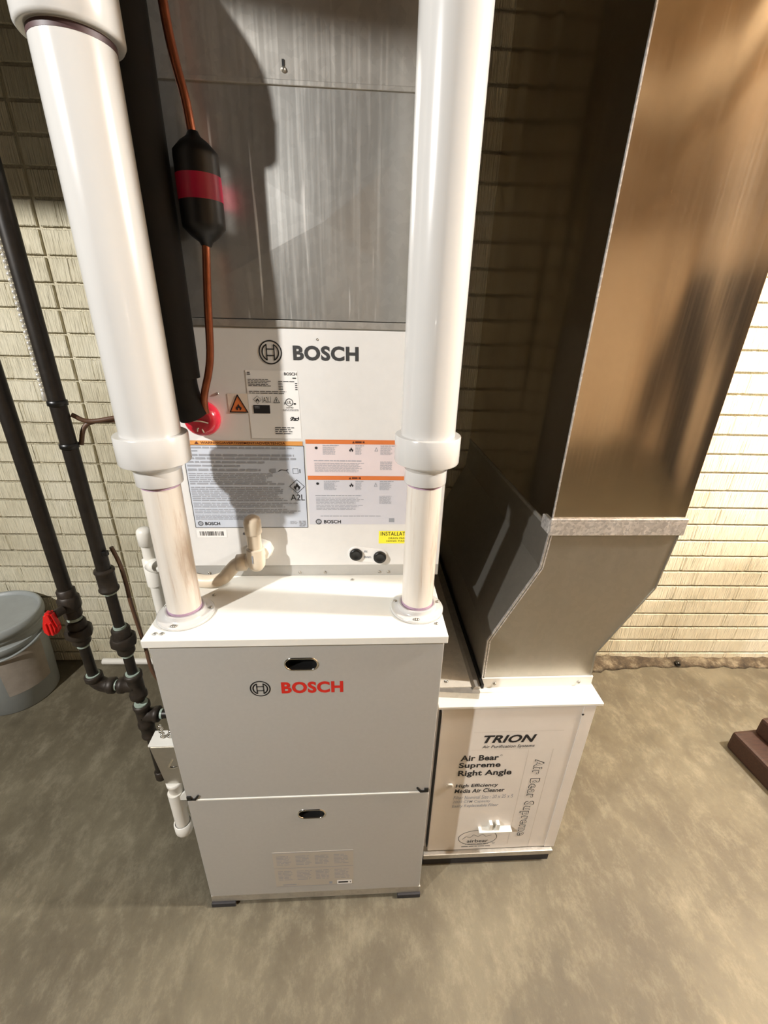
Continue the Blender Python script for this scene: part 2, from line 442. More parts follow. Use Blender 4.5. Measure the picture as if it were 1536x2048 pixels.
# ================================================================== GAS FURNACE
FW, FD, FH = 0.533, 0.722, 0.8515
def panel_with_slot(name, x0, x1, z0, z1, y0, y1, slot, mat, parent, corner=0.006, bev=0.0016):
    """sheet panel with a stadium shaped opening, drawn as a filled outline and given thickness"""
    cu = bpy.data.curves.new(name, 'CURVE'); cu.dimensions = '2D'; cu.fill_mode = 'BOTH'
    def spline(pts):
        s = cu.splines.new('POLY'); s.points.add(len(pts)-1); s.use_cyclic_u = True
        for k, p in enumerate(pts): s.points[k].co = (p[0], p[1], 0, 1)
    def rr(a, b, c, d, r):
        out = []
        for cx, cz, s in ((b-r, d-r, 0), (a+r, d-r, 90), (a+r, c+r, 180), (b-r, c+r, 270)):
            out += [(cx+r*math.cos(R(s+t)), cz+r*math.sin(R(s+t))) for t in (0, 22, 45, 67, 90)]
        return out
    spline(rr(x0+bev, x1-bev, z0+bev, z1-bev, corner))
    if slot:
        a, b_, c, d = slot
        a, b_, c, d = a-0.0022, b_+0.0022, c-0.0022, d+0.0022
        spline(rr(a, b_, c, d, (d-c)/2-0.0002)[::-1])
    cu.extrude = (y1-y0)/2-bev; cu.bevel_depth = bev; cu.bevel_resolution = 1
    o = bpy.data.objects.new(name, cu); COL.objects.link(o)
    dg = bpy.context.evaluated_depsgraph_get()
    me = bpy.data.meshes.new_from_object(o.evaluated_get(dg))
    bpy.data.objects.remove(o); bpy.data.curves.remove(cu)
    b = B(); ym = (y0+y1)/2
    b.add([(v.co.x, ym-v.co.z, v.co.y) for v in me.vertices], [list(p.vertices) for p in me.polygons])
    bpy.data.meshes.remove(me)
    return b.build(name, mat, parent)
def slot_pull(x0, x1, z0, z1, y, parent):
    r = (z1-z0)/2; n = 12
    def ring(k, yy):
        out = []
        for cx, s in ((x1-r, -90), (x0+r, 90)):
            out += [(cx+k*r*math.cos(R(s+180*t/n)), yy, (z0+z1)/2+k*r*math.sin(R(s+180*t/n))) for t in range(n+1)]
        return out
    cup = B().loft([ring(1.0, y+0.0005), ring(0.97, y+0.014), ring(0.9, y+0.018)], cap=False)
    cup.add(ring(0.9, y+0.018), [list(range(2*n+2))])
    c = cup.build('door_pull', 'dark', parent)
    rim = B().loft([ring(1.0, y+0.001), ring(1.0, y-0.0016), ring(1.16, y-0.0016), ring(1.22, y+0.0004)], cap=False)
    rim.build('rim', 'chrome', c)
def furnace():
    t = thing('gas_furnace', 'grey gas furnace with two front doors and a red maker name, on the floor', 'furnace', (0.2665, 0.36, FZ))
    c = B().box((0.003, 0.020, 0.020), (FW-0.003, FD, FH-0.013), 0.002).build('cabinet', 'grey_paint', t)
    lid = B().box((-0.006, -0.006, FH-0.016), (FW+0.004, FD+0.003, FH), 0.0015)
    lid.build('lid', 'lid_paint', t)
    up = panel_with_slot('upper_door', 0.002, FW-0.001, 0.4125, FH-0.0165, 0.0, 0.019, (0.239, 0.297, 0.775, 0.800), 'grey_paint', t)
    slot_pull(0.239, 0.297, 0.775, 0.800, 0.0, up)
    e = B(); emblem(e, 0.188, 0.729, 0.0182, -0.0004, 0.0024); e.build('emblem', 'ink_charcoal', up)
    w = B(); write(w, 'BOSCH', 0.2275, 0.3445, 0.7155, 0.7445, -0.0004, 0.042, 0, 1.08); w.build('lettering', 'ink_red', up)['label'] = 'red maker name'
    lo = panel_with_slot('lower_door', 0.002, FW-0.001, 0.031, 0.4075, 0.0, 0.019, (0.239, 0.297, 0.334, 0.360), 'grey_paint', t)
    slot_pull(0.239, 0.297, 0.334, 0.360, 0.0, lo)
    B().box((0.004, -0.001, 0.4075), (FW-0.003, 0.019, 0.4115), 0.0008).build('door_lip', 'lid_paint', lo)
    lb = B().box((0.168, -0.0005, 0.060), (0.361, 0.001, 0.205)).build('wiring_label', 'silver_label', lo)
    p = B()
    for z in (0.2035, 0.1405, 0.0615): p.stroke([(0.169, z), (0.360, z)], 0.0016, -0.0008)
    for z0, z1 in ((0.152, 0.192), (0.088, 0.130)):
        for k in range(4): fine_print(p, 0.176+k*0.046, 0.214+k*0.046, z0, z1, 7, -0.0008, 0.35)
    fine_print(p, 0.185, 0.225, 0.064, 0.074, 1, -0.0008, 0.3)
    p.rect(0.300, 0.308, 0.066, 0.076, -0.0008)
    p.build('print', M['ink_grey'], lb)
    q = B().rect(0.320, 0.357, 0.063, 0.080, -0.0008).build('tag', 'paper_white', lb); q['label'] = 'small white tag'
    fine_print(B(), 0.323, 0.354, 0.066, 0.077, 1, -0.0012, 0.6, 0).build('tag_print', 'ink', lb)
    rail = B().box((0.001, 0.001, 0.004), (FW+0.001, 0.03, 0.030), 0.0015)
    rail.build('base_rail', 'galv_dull', t)
    for x in (0.0, FW-0.058):
        B().box((x, -0.004, FZ), (x+0.06, 0.06, 0.004), 0.002).build('foot_pad', 'pad', t)
        B().box((x, FD-0.06, FZ), (x+0.06, FD, 0.020), 0.002).build('foot_pad', 'pad', t)
    for x0, s in ((0.004, 1), (FW-0.004, -1)):
        pts = [(x0, 0.412), (x0+s*0.018, 0.412), (x0+s*0.027, 0.426), (x0+s*0.024, 0.428), (x0+s*0.0155, 0.4155), (x0+s*0.009, 0.4155), (x0+s*0.009, 0.424), (x0, 0.424)]
        B().prism_y(pts, -0.003, 0.0).build('door_clip', 'dark', t)
    for x, y in ((0.012, 0.012), (0.024, 0.012), (0.520, 0.030), (0.36, 0.182), (0.08, 0.130)):
        screw((x, y, FH), (0, 0, 1), 0.0035, t)
furnace()

# ================================================================== EVAPORATOR COIL CABINET
CX0, CX1, CY = 0.018, 0.551, 0.1993
def coil():
    t = thing('coil_cabinet', 'pale coil cabinet covered in warning stickers, standing on the back of the furnace', 'air conditioner coil', (0.285, 0.45, FH))
    B().box((CX0, CY+0.002, FH+0.0002), (CX1, 0.715, 1.3665), 0.0015).build('casing', 'grey_paint', t)
    pan = B().box((CX0+0.001, CY, 0.879), (CX1-0.001, CY+0.006, 1.354), 0.0012).build('front_panel', 'pale_paint', t)
    B().box((CX0, CY-0.002, 1.356), (CX1, CY+0.01, 1.3675), 0.001).build('top_flange', 'galv_dull', t)
    Y = CY-0.0004
    e = B(); emblem(e, 0.218, 1.315, 0.0192, Y, 0.0021); e.build('emblem', 'ink_charcoal', pan)
    w = B(); write(w, 'BOSCH', 0.2575, 0.3735, 1.3025, 1.3275, Y, 0.042, 0, 1.08); w.build('lettering', 'ink_charcoal', pan)
    screw((0.301, CY, 1.338), (0, -1, 0), 0.002, pan)
    Z = CY-0.0008                                # print on stickers
    # rating plate, with its two corner pieces
    npl = B().poly([(0.171, 1.160), (0.265, 1.160), (0.263, 1.2845), (0.171, 1.2845)], Y).build('rating_sticker', 'paper_white', pan)
    p = B()
    write(p, 'BOSCH', 0.2395, 0.262, 1.2765, 1.2815, Z, 0.02)
    fine_print(p, 0.254, 0.262, 1.270, 1.2735, 1, Z); fine_print(p, 0.174, 0.180, 1.276, 1.282, 2, Z)
    fine_print(p, 0.174, 0.216, 1.256, 1.270, 5, Z, 0.4); fine_print(p, 0.228, 0.236, 1.250, 1.264, 5, Z, 0.4, 0.1)
    fine_print(p, 0.228, 0.258, 1.264, 1.267, 1, Z, 0.4, 0.1); fine_print(p, 0.258, 0.262, 1.250, 1.264, 4, Z, 0.4, 0)
    fine_print(p, 0.174, 0.254, 1.243, 1.249, 2, Z, 0.35)
    p.stroke([(0.188+0.007*math.cos(R(a)), 1.2325+0.007*math.sin(R(a))) for a in (0, 90, 180, 270)], 0.0006, Z, True)
    flame(p, 0.188, 1.2325, 0.007, Z)
    p.stroke([(0.197, 1.227), (0.197, 1.2385)], 0.0006, Z); p.stroke([(0.212, 1.227), (0.212, 1.2385)], 0.0006, Z)
    write(p, 'A2L', 0.1985, 0.2105, 1.228, 1.2375, Z, 0.0)
    p.stroke([(0.217, 1.2275), (0.2225, 1.238), (0.228, 1.2275)], 0.0008, Z, True); p.rect(0.2218, 0.2232, 1.2295, 1.2345, Z)
    p.circle(0.2455, 1.2285, 0.0065, 0.0012, Z, 28); write(p, 'UL', 0.2415, 0.2495, 1.2255, 1.2315, Z, 0.01)
    p.rect(0.2365, 0.238, 1.2245, 1.2285, Z); p.rect(0.2535, 0.2575, 1.2245, 1.2275, Z)
    write(p, 'LISTED', 0.2395, 0.2525, 1.2175, 1.2205, Z, 0.01); fine_print(p, 0.233, 0.262, 1.2125, 1.216, 2, Z, 0.4, 0)
    rng = random.Random(8)
    for k in range(9):
        for j in range(4):
            if rng.random() < 0.62: p.rect(0.2455+k*0.0018, 0.2455+(k+1)*0.0018, 1.1945+j*0.0018, 1.1945+(j+1)*0.0018, Z)
    fine_print(p, 0.216, 0.252, 1.168, 1.183, 4, Z, 0.4)
    p.build('print', 'ink', npl)
    bk = B().rect(0.1795, 0.2095, 1.2075, 1.223, Z).build('dark_patch', 'ink', npl); bk['label'] = 'black printed patch'
    fine_print(B(), 0.1815, 0.192, 1.2165, 1.2215, 2, Z-0.0004, 0.4).build('dark_patch_print', 'ink_grey', npl)
    # flame triangle sticker
    tr = B().rect(0.134, 0.1705, 1.207, 1.243, Y).build('flame_sticker', 'paper_cream', pan)
    B().poly([(0.1365, 1.2095), (0.1685, 1.2095), (0.1525, 1.2405)], Z).build('triangle', 'orange', tr)
    q = B().stroke([(0.1365, 1.2095), (0.1685, 1.2095), (0.1525, 1.2405)], 0.0019, Z-0.0003, True); flame(q, 0.1525, 1.219, 0.012, Z-0.0003)
    q.build('triangle_outline', 'ink', tr)
    # big warning sticker
    wl = B().rect(0.0385, 0.2675, 0.9715, 1.155, Y).build('warning_sticker', 'paper_blue', pan)
    B().rect(0.0400, 0.2660, 1.1465, 1.155, Z).build('header_bar', 'amber', wl)
    q = B(); q.poly([(0.062, 1.148), (0.0705, 1.148), (0.0662, 1.1538)], Z-0.0003)
    write(q, 'WARNING/AVERTISSEMENT/ADVERTENCIA', 0.0735, 0.233, 1.1484, 1.1532, Z-0.0003, 0.018)
    q.build('header_lettering', 'ink_brown', wl)
    q = B(); q.stroke([(0.0385, 0.9715), (0.2675, 0.9715), (0.2675, 1.146), (0.0385, 1.146)], 0.0009, Z, True)
    write(q, 'BOSCH', 0.0585, 0.0885, 0.9765, 0.984, Z, 0.028, 0, 1.05)
    q.stroke([(0.2505+0.0145*math.cos(R(a)), 1.0625+0.0145*math.sin(R(a))) for a in (0, 90, 180, 270)], 0.0010, Z, True)
    flame(q, 0.2505, 1.0635, 0.0145, Z); q.rect(0.2465, 0.2545, 1.0545, 1.0555, Z)
    write(q, 'A2L', 0.2365, 0.2645, 1.0325, 1.0455, Z, 0.004)
    q.stroke([(0.244, 1.100), (0.244, 1.090), (0.254, 1.090), (0.254, 1.100)], 0.0006, Z, True); q.rect(0.257, 0.2585, 1.091, 1.099, Z)
    q.stroke([(0.216, 1.094), (0.221, 1.0975), (0.231, 1.0965), (0.235, 1.098)], 0.0012, Z); q.stroke([(0.231, 1.0965), (0.236, 1.090)], 0.0008, Z)
    q.build('print', 'ink', wl)
    q = B()
    fine_print(q, 0.050, 0.250, 1.1385, 1.1440, 1, Z, 0.55, 0.02); fine_print(q, 0.050, 0.068, 1.1325, 1.137, 1, Z, 0.55)
    fine_print(q, 0.042, 0.258, 1.1165, 1.1300, 2, Z, 0.6, 0.05); fine_print(q, 0.042, 0.192, 1.1095, 1.1155, 1, Z, 0.6, 0.1)
    fine_print(q, 0.042, 0.150, 1.102, 1.108, 1, Z, 0.6, 0.1); fine_print(q, 0.042, 0.196, 1.093, 1.1005, 1, Z, 0.6, 0.1)
    q.rect(0.200, 0.211, 1.092, 1.0995, Z)
    fine_print(q, 0.042, 0.205, 1.070, 1.091, 5, Z, 0.5, 0.1); fine_print(q, 0.042, 0.236, 1.064, 1.0715, 1, Z, 0.4, 0.1)
    fine_print(q, 0.042, 0.230, 1.030, 1.062, 8, Z, 0.5, 0.15); fine_print(q, 0.042, 0.262, 1.016, 1.028, 3, Z, 0.5, 0.2)
    fine_print(q, 0.042, 0.255, 1.003, 1.014, 3, Z, 0.5, 0.2); fine_print(q, 0.042, 0.180, 0.989, 1.001, 4, Z, 0.45, 0.4)
    q.circle(0.0495, 0.9805, 0.0045, 0.0016, Z, 20); q.rect(0.0475, 0.0515, 0.978, 0.983, Z)
    fine_print(q, 0.232, 0.247, 0.979, 0.986, 3, Z, 0.5)
    for k in range(6):
        for j in range(6):
            if random.random() < 0.6: q.rect(0.2505+k*0.0022, 0.2505+(k+1)*0.0022, 0.9735+j*0.0022, 0.9735+(j+1)*0.0022, Z)
    q.build('fine_print', 'ink_grey', wl)
    # two orange-headed notices, right
    for z0, z1, x0, x1, mt, nm in ((1.0855, 1.159, 0.2715, 0.472, 'paper_pink', 'upper_notice'), (0.9785, 1.0855, 0.2725, 0.472, 'paper_lilac', 'lower_notice')):
        o = B().rect(x0, x1, z0, z1, Y).build('notice_sticker', mt, pan)
        top = z1
        B().rect(x0, x1, top-0.0085, top, Z).build('header_bar', 'orange', o)
        q = B(); xc = 0.361 if nm == 'upper_notice' else 0.354
        q.poly([(xc, top-0.0068), (xc+0.005, top-0.0068), (xc+0.0025, top-0.0020)], Z-0.0003)
        fine_print(q, xc+0.006, xc+0.024, top-0.0066, top-0.0022, 1, Z-0.0003, 0.8, 0)
        q.build('header_lettering', 'ink_brown', o)
        q = B(); flame(q, 0.359, top-0.019, 0.009, Z)
        q.sphere((0.2915, Z-0.0001, top-0.0165), 0.0028, (1, 0.05, 1), 12)
        if nm == 'lower_notice': write(q, 'BOSCH', 0.3015, 0.3365, 0.9805, 0.9885, Z, 0.024, 0, 1.05)
        q.build('print', 'ink', o)
        q = B()
        for a, b_ in ((0.304, 0.335), (0.367, 0.384), (0.416, 0.444)):
            fine_print(q, a, b_, top-0.0125, top-0.0105, 1, Z, 0.7, 0); fine_print(q, a, b_-0.004, top-0.030, top-0.0135, 9, Z, 0.4, 0.25)
        q.stroke([(0.405, top-0.022), (0.411, top-0.022), (0.408, top-0.015)], 0.0008, Z, True)
        fine_print(q, 0.286, 0.379, top-0.0435, top-0.041, 1, Z, 0.6, 0)
        fine_print(q, 0.287, 0.386, top-(0.066 if nm == 'upper_notice' else 0.075), top-0.046, 9, Z, 0.35, 0.2)
        fine_print(q, 0.416, 0.441, top-0.061, top-0.0425, 8, Z, 0.4, 0.1)
        if nm == 'lower_notice':
            q.circle(0.2905, 0.9845, 0.0052, 0.002, Z, 20); q.rect(0.2885, 0.2925, 0.981, 0.988, Z)
            q.rect(0.437, 0.448, 0.9835, 0.9925, Z); fine_print(q, 0.295, 0.42, 0.996, 0.999, 1, Z, 0.4, 0.02)
        q.build('fine_print', 'ink_grey', o)
    bc = B().rect(0.0385, 0.0995, 0.948, 0.966, Y).build('barcode_sticker', 'paper_white', pan)
    q = B(); x = 0.0445; rng = random.Random(4)
    while x < 0.0925:
        w_ = rng.choice((0.0006, 0.0009, 0.0017)); q.rect(x, x+w_, 0.9525, 0.9625, Z); x += w_+rng.choice((0.0006, 0.001, 0.002))
    q.build('bars', 'ink_charcoal', bc)
    ye = B().rect(0.4165, 0.520, 0.9325, 0.9625, Y).build('yellow_sticker', 'yellow', pan)
    q = B(); write(q, 'INSTALLATION', 0.4205, 0.4915, 0.9515, 0.9605, Z, 0.004, 0, 1.1)
    write(q, 'DRAIN PAN', 0.4375, 0.473, 0.9435, 0.9475, Z, 0.0, 0, 1.1); write(q, 'HANG TAG', 0.4335, 0.4725, 0.9365, 0.9405, Z, 0.0, 0, 1.1)
    q.build('lettering', 'ink', ye)
    # oval plate with two black plugs
    dx, dz = 0.419-0.368, 0.9015-0.908; L = math.hypot(dx, dz); ux, uz = dx/L, dz/L
    rr = 0.0172; pts = []
    for (cx, cz, s) in ((0.4195, 0.9012, -90), (0.368, 0.908, 90)):
        a0 = math.degrees(math.atan2(uz, ux))+s
        pts += [(cx+rr*math.cos(R(a0+180*k/12)), cz+rr*math.sin(R(a0+180*k/12))) for k in range(13)]
    pl = B().prism_y(pts, CY-0.003, CY+0.001, 0.0008).build('port_plate', 'paper_white', pan)
    fine_print(B(), 0.385, 0.402, 0.898, 0.903, 3, CY-0.0034, 0.7).build('print', 'ink_grey', pl)
    fine_print(B(), 0.385, 0.394, 0.912, 0.917, 3, CY-0.0034, 0.7).build('print', 'ink_grey', pl)
    for cx, cz in ((0.368, 0.908), (0.4195, 0.9012)):
        B().lathe([(0.0138, 0), (0.0138, 0.006), (0.012, 0.0085), (0.008, 0.007), (0, 0.0065)], (cx, CY-0.002, cz), (0, -1, 0), 28).build('plug', 'black', pl)
    # red rubber grommet where the refrigerant lines go in
    g = B().lathe([(0.030, 0.0), (0.0325, 0.006), (0.0325, 0.014), (0.028, 0.026), (0.020, 0.032), (0.012, 0.030), (0, 0.029)], (0.0875, CY, 1.199), (0, -1, 0), 36)
    go = g.build('grommet', 'red_rubber', pan); go['label'] = 'glossy red rubber grommet'
    q = B()
    for a, b_ in (((0.078, 1.199), (0.104, 1.195)), ((0.086, 1.186), (0.083, 1.180)), ((0.092, 1.184), (0.094, 1.178))):
        q.tube([(a[0], CY-0.0325, a[1]), ((a[0]+b_[0])/2, CY-0.034, (a[1]+b_[1])/2+0.002), (b_[0], CY-0.0315, b_[1])], 0.0012, 8)
    q.build('sealant', 'paper_cream', go)
    for x in (0.05, 0.245, 0.30, 0.42, 0.44):
        screw((x, CY+0.002, 0.860), (0, -1, 0), 0.003, t)
    screw((0.117, CY, 1.242), (0, -1, 0), 0.0025, pan)
    screw((0.50, CY, 1.2), (0, -1, 0), 0.0025, pan)
coil()

# ================================================================== SUPPLY PLENUM
def plenum():
    t = thing('supply_plenum', 'galvanised sheet-metal plenum with scratched cross-broken front, on top of the coil cabinet', 'duct', (0.285, 0.45, 1.368))
    y = CY+0.002
    B().box((CX0+0.004, y+0.006, 1.3685), (CX1-0.004, 0.710, 1.682)).build('body', 'galv_dull', t)
    # front sheet with a shallow X crease: four facets rise to a point
    x0, x1, z0, z1 = CX0+0.004, CX1-0.004, 1.3690, 1.680
    c = ((x0+x1)/2+0.035, y-0.0075, (z0+z1)/2-0.012)
    b = B()
    P = [(x0, y, z0), (x1, y, z0), (x1, y, z1), (x0, y, z1), c]
    b.add(P, [[0, 1, 4], [1, 2, 4], [2, 3, 4], [3, 0, 4]])
    b.add([(x0, y, z0), (x1, y, z0), (x1, y, z1), (x0, y, z1), (x0, y+0.006, z0), (x1, y+0.006, z0), (x1, y+0.006, z1), (x0, y+0.006, z1)], [[0, 4, 5, 1], [1, 5, 6, 2], [2, 6, 7, 3], [3, 7, 4, 0]])
    fr = b.build('front_sheet', 'galv', t)
    B().box((CX0, y-0.003, 1.676), (CX1, 0.713, 1.6825), 0.001).build('seam_cleat', 'galv_dull', t)
    B().box((CX0+0.001, y-0.0015, 1.6825), (CX1-0.001, 0.712, 2.195)).build('upper_duct', 'galv_dull', t)
    B().lathe([(0.0035, 0), (0.0035, 0.002), (0.002, 0.004), (0, 0.004)], (0.267, y-0.0015, 1.693), (0, -1, 0), 12).build('screw', 'screw', t)
    B().box((0.2655, y-0.003, 1.6945), (0.2685, y-0.0015, 1.704)).build('tab', 'dark', t)
plenum()

# ================================================================== PVC VENT PIPES
def vent(name, label, px, py, top, elbow):
    t = thing(name, label, 'pipe', (px, py, FH), 'white plastic vent pipes')
    fl_ = B().lathe([(0.0, 0), (0.052, 0), (0.052, 0.004), (0.050, 0.0055), (0.050, 0.0055), (0.0385, 0.0055), (0.036, 0.009), (0.036, 0.016), (0.036, 0.016), (0.0305, 0.016), (0.0305, 0.0)], (px, py, FH), n=48, cap=False).build('flange', 'pvc', t)
    for a in (-100, 15, 160, 265):
        screw((px+0.0445*math.cos(R(a)), py+0.0445*math.sin(R(a)), FH+0.0055), (0, 0, 1), 0.0036, fl_)
    B().cyl((px, py, FH+0.001), (px, py, 1.13), 0.0302, 40).build('lower_pipe', 'pvc_wiped', t)
    B().cyl((px, py, FH+0.016), (px, py, FH+0.021), 0.03045, 40).build('primer_ring', 'primer', t)
    B().cyl((px, py, 1.113), (px, py, 1.118), 0.03045, 40).build('primer_ring', 'primer', t)
    B().lathe([(0.0302, 1.1185), (0.0358, 1.1185), (0.0362, 1.1195), (0.0362, 1.1425), (0.0362, 1.1425), (0.041, 1.149), (0.0535, 1.1555), (0.0535, 1.1555), (0.0545, 1.158), (0.0545, 1.1995), (0.0535, 1.2010), (0.0535, 1.2010), (0.0445, 1.2010)], (px, py, 0), n=48, cap=False).build('reducer', 'pvc', t)
    B().cyl((px, py, 1.17), (px, py, top), 0.0445, 48).build('upper_pipe', 'pvc', t)
    if elbow:
        h = 1.658
        B().cyl((px, py, h-0.007), (px, py, h), 0.0449, 40).build('primer_ring', 'primer_dark', t)
        e = B(); n = 48
        e.lathe([(0.0446, h+0.0015), (0.0525, h), (0.0552, h+0.004), (0.0552, h+0.045)], (px, py, 0), n=n, cap=False)
        # two 45 degree bends: over to the left, then straight up again
        d = Vector((-1, 0, 0)); side = Vector((0, -1, 0)); rad = 0.075; up = Vector((0, 0, 1)); ring = []
        def add(cc, a):
            out = -d*math.cos(a)+up*math.sin(a)
            ring.append([cc+(out*math.cos(2*math.pi*i/n)+side*math.sin(2*math.pi*i/n))*0.0535 for i in range(n)])
        base = Vector((px, py, h+0.045))
        for k in range(9):
            a = R(45*k/8); c1 = base+d*(rad-rad*math.cos(a))+up*rad*math.sin(a); add(c1, a)
        c1 = c1+(d+up).normalized()*0.05; cen = c1+(-d*math.cos(R(45))+up*math.sin(R(45)))*0
        x0_ = c1
        for k in range(9):
            a = R(45-45*k/8)
            cc = x0_+d*(rad*(math.cos(a)-math.cos(R(45))))+up*(rad*(math.sin(R(45))-math.sin(a))); add(cc, a)
        e.loft(ring, cap=False)
        e.build('elbow', 'pvc', t)
        B().cyl(cc-up*0.002, cc+up*0.045, 0.0552, n).build('elbow_socket', 'pvc', t)
        B().cyl(cc, (cc.x, cc.y, 2.19), 0.0445, n).build('top_pipe', 'pvc', t)
vent('vent_pipe', 'white plastic pipe on the left of the furnace lid, with an elbow at top', 0.046, 0.070, 1.70, True)
vent('vent_pipe', 'white plastic pipe on the right of the furnace lid, rising straight up', 0.4885, 0.080, 2.19, False)

# ================================================================== AIR CLEANER CABINET
AX0, AX1, AY, AH = 0.552, 0.929, 0.075, 0.5875
def air_cleaner():
    t = thing('air_cleaner', 'cream air cleaner cabinet with printed front, on the floor right of the furnace', 'air cleaner', (0.74, 0.35, FZ))
    B().box((AX0+0.002, AY+0.014, 0.020), (AX1-0.004, 0.760, AH-0.004), 0.002).build('cabinet', 'cream_paint', t)
    B().box((AX0, AY-0.004, AH-0.007), (AX1+0.002, 0.765, AH), 0.0012).build('top_cover', 'lid_paint', t)
    do = B().box((AX0+0.010, AY, 0.0425), (AX1-0.010, AY+0.014, AH-0.0075), 0.0025).build('door', 'cream_paint', t)
    B().box((AX0+0.006, AY+0.001, 0.06), (AX0+0.0085, AY+0.0145, 0.565)).build('door_gap_shade', 'dark', t)  # shade of the door gap, put in as a dark strip
    B().box((AX1-0.040, AY-0.0015, 0.0425), (AX1-0.012, AY, AH-0.012), 0.0006).build('edge_strip', 'cream_paint', do)
    B().lathe([(0.0028, 0), (0.0028, 0.001), (0, 0.001)], (0.890, AY-0.0015, 0.552), (0, -1, 0), 10).build('screw', 'dark', do)
    B().box((AX0-0.002, AY-0.010, 0.022), (AX1-0.018, AY+0.02, 0.0395), 0.002).build('base_rail', 'galv_dull', t)
    B().box((AX0, AY-0.004, FZ), (AX1-0.022, AY+0.012, 0.022)).build('kick_plate', 'pad', t)
    B().box((AX0+0.01, 0.70, FZ), (AX1-0.02, 0.74, 0.022)).build('kick_plate', 'pad', t)
    Y = AY-0.0004
    k = B(); write(k, 'TRION', 0.667, 0.794, 0.4635, 0.490, Y, 0.035, 0.28, 1.06)
    k.build('lettering', 'ink', do)
    for words, x0, x1, z0, z1, bold, sh, ink in (
            ('Air Purification Systems', 0.667, 0.794, 0.4435, 0.4565, 0.010, 0.2, 'ink'),
            ('Air Bear', 0.619, 0.712, 0.4035, 0.4235, 0.030, 0, 'ink'), ('Supreme', 0.617, 0.720, 0.3735, 0.3975, 0.030, 0, 'ink'), ('Right Angle', 0.6175, 0.7515, 0.3435, 0.3695, 0.030, 0, 'ink'),
            ('High Efficiency', 0.616, 0.724, 0.3025, 0.3185, 0.024, 0.1, 'ink'), ('Media Air Cleaner', 0.615, 0.743, 0.2845, 0.3000, 0.024, 0.1, 'ink'),
            ('Filter Nominal Size : 20 x 25 x 5', 0.615, 0.768, 0.2595, 0.2735, 0.002, 0.1, 'ink_grey'), ('2000 CFM Capacity', 0.614, 0.712, 0.242, 0.255, 0.004, 0.1, 'ink_grey'), ('Easily Replaceable Filter', 0.614, 0.735, 0.2245, 0.2385, 0.010, 0.1, 'ink_grey')):
        k = B(); write(k, words, x0, x1, z0, z1, Y, bold, sh, 1.04)
        if words == 'Air Bear': k.circle(0.7175, 0.4205, 0.0022, 0.0007, Y, 14)
        k.build('lettering', ink, do)
    # faint box around the sideways name, and the name itself
    k = B()
    for pts in ([(0.782, 0.062), (0.782, 0.438)], [(0.842, 0.045), (0.842, 0.438)], [(0.642, 0.5005), (0.856, 0.5005)], [(0.642, 0.441), (0.790, 0.441)]):
        k.stroke(pts, 0.0006, Y)
    k.build('print_frame', 'silver_label', do)
    k = B(); write(k, 'Air Bear Supreme', 0.796, 0.829, 0.096, 0.402, Y, 0.035, 0, 1.12, True); k.build('sideways_lettering', 'ink_charcoal', do)
    k = B(); write(k, 'Air Bear Supreme', 0.7985, 0.8265, 0.0985, 0.3995, Y-0.0003, 0.004, 0, 1.16, True); k.build('sideways_lettering_fill', 'cream_paint', do)
    # oval mark
    k = B(); k.circle(0.696, 0.0945, 0.0325, 0.0016, Y, 48, 0, 360, 1.62); write(k, 'airbear', 0.668, 0.727, 0.0735, 0.0875, Y, 0.012)
    k.stroke([(0.655, 0.090), (0.664, 0.101), (0.675, 0.096), (0.684, 0.108), (0.697, 0.099), (0.708, 0.110), (0.718, 0.099), (0.733, 0.104)], 0.0010, Y)
    fine_print(k, 0.664, 0.728, 0.065, 0.069, 1, Y, 0.5, 0); fine_print(k, 0.655, 0.735, 0.0535, 0.0585, 1, Y, 0.5, 0)
    k.circle(0.7425, 0.0685, 0.003, 0.0008, Y, 12)
    k.build('oval_mark', 'ink_charcoal', do)
    # latch: a shelf-like bar on two prongs
    la = B().box((0.6915, AY-0.016, 0.1385), (0.7795, AY, 0.1435), 0.001).build('latch', 'lid_paint', do)
    for x in (0.718, 0.737):
        B().prism_z([(x, AY-0.012), (x+0.008, AY-0.012), (x+0.008, AY), (x, AY)], 0.1435, 0.168).build('latch_prong', 'lid_paint', la)
    B().tube([(0.592, AY-0.002, 0.318), (0.596, AY-0.005, 0.326), (0.604, AY-0.004, 0.324), (0.607, AY-0.001, 0.312)], 0.0024, 10).build('plastic_hook', 'pvc_small', do)
air_cleaner()

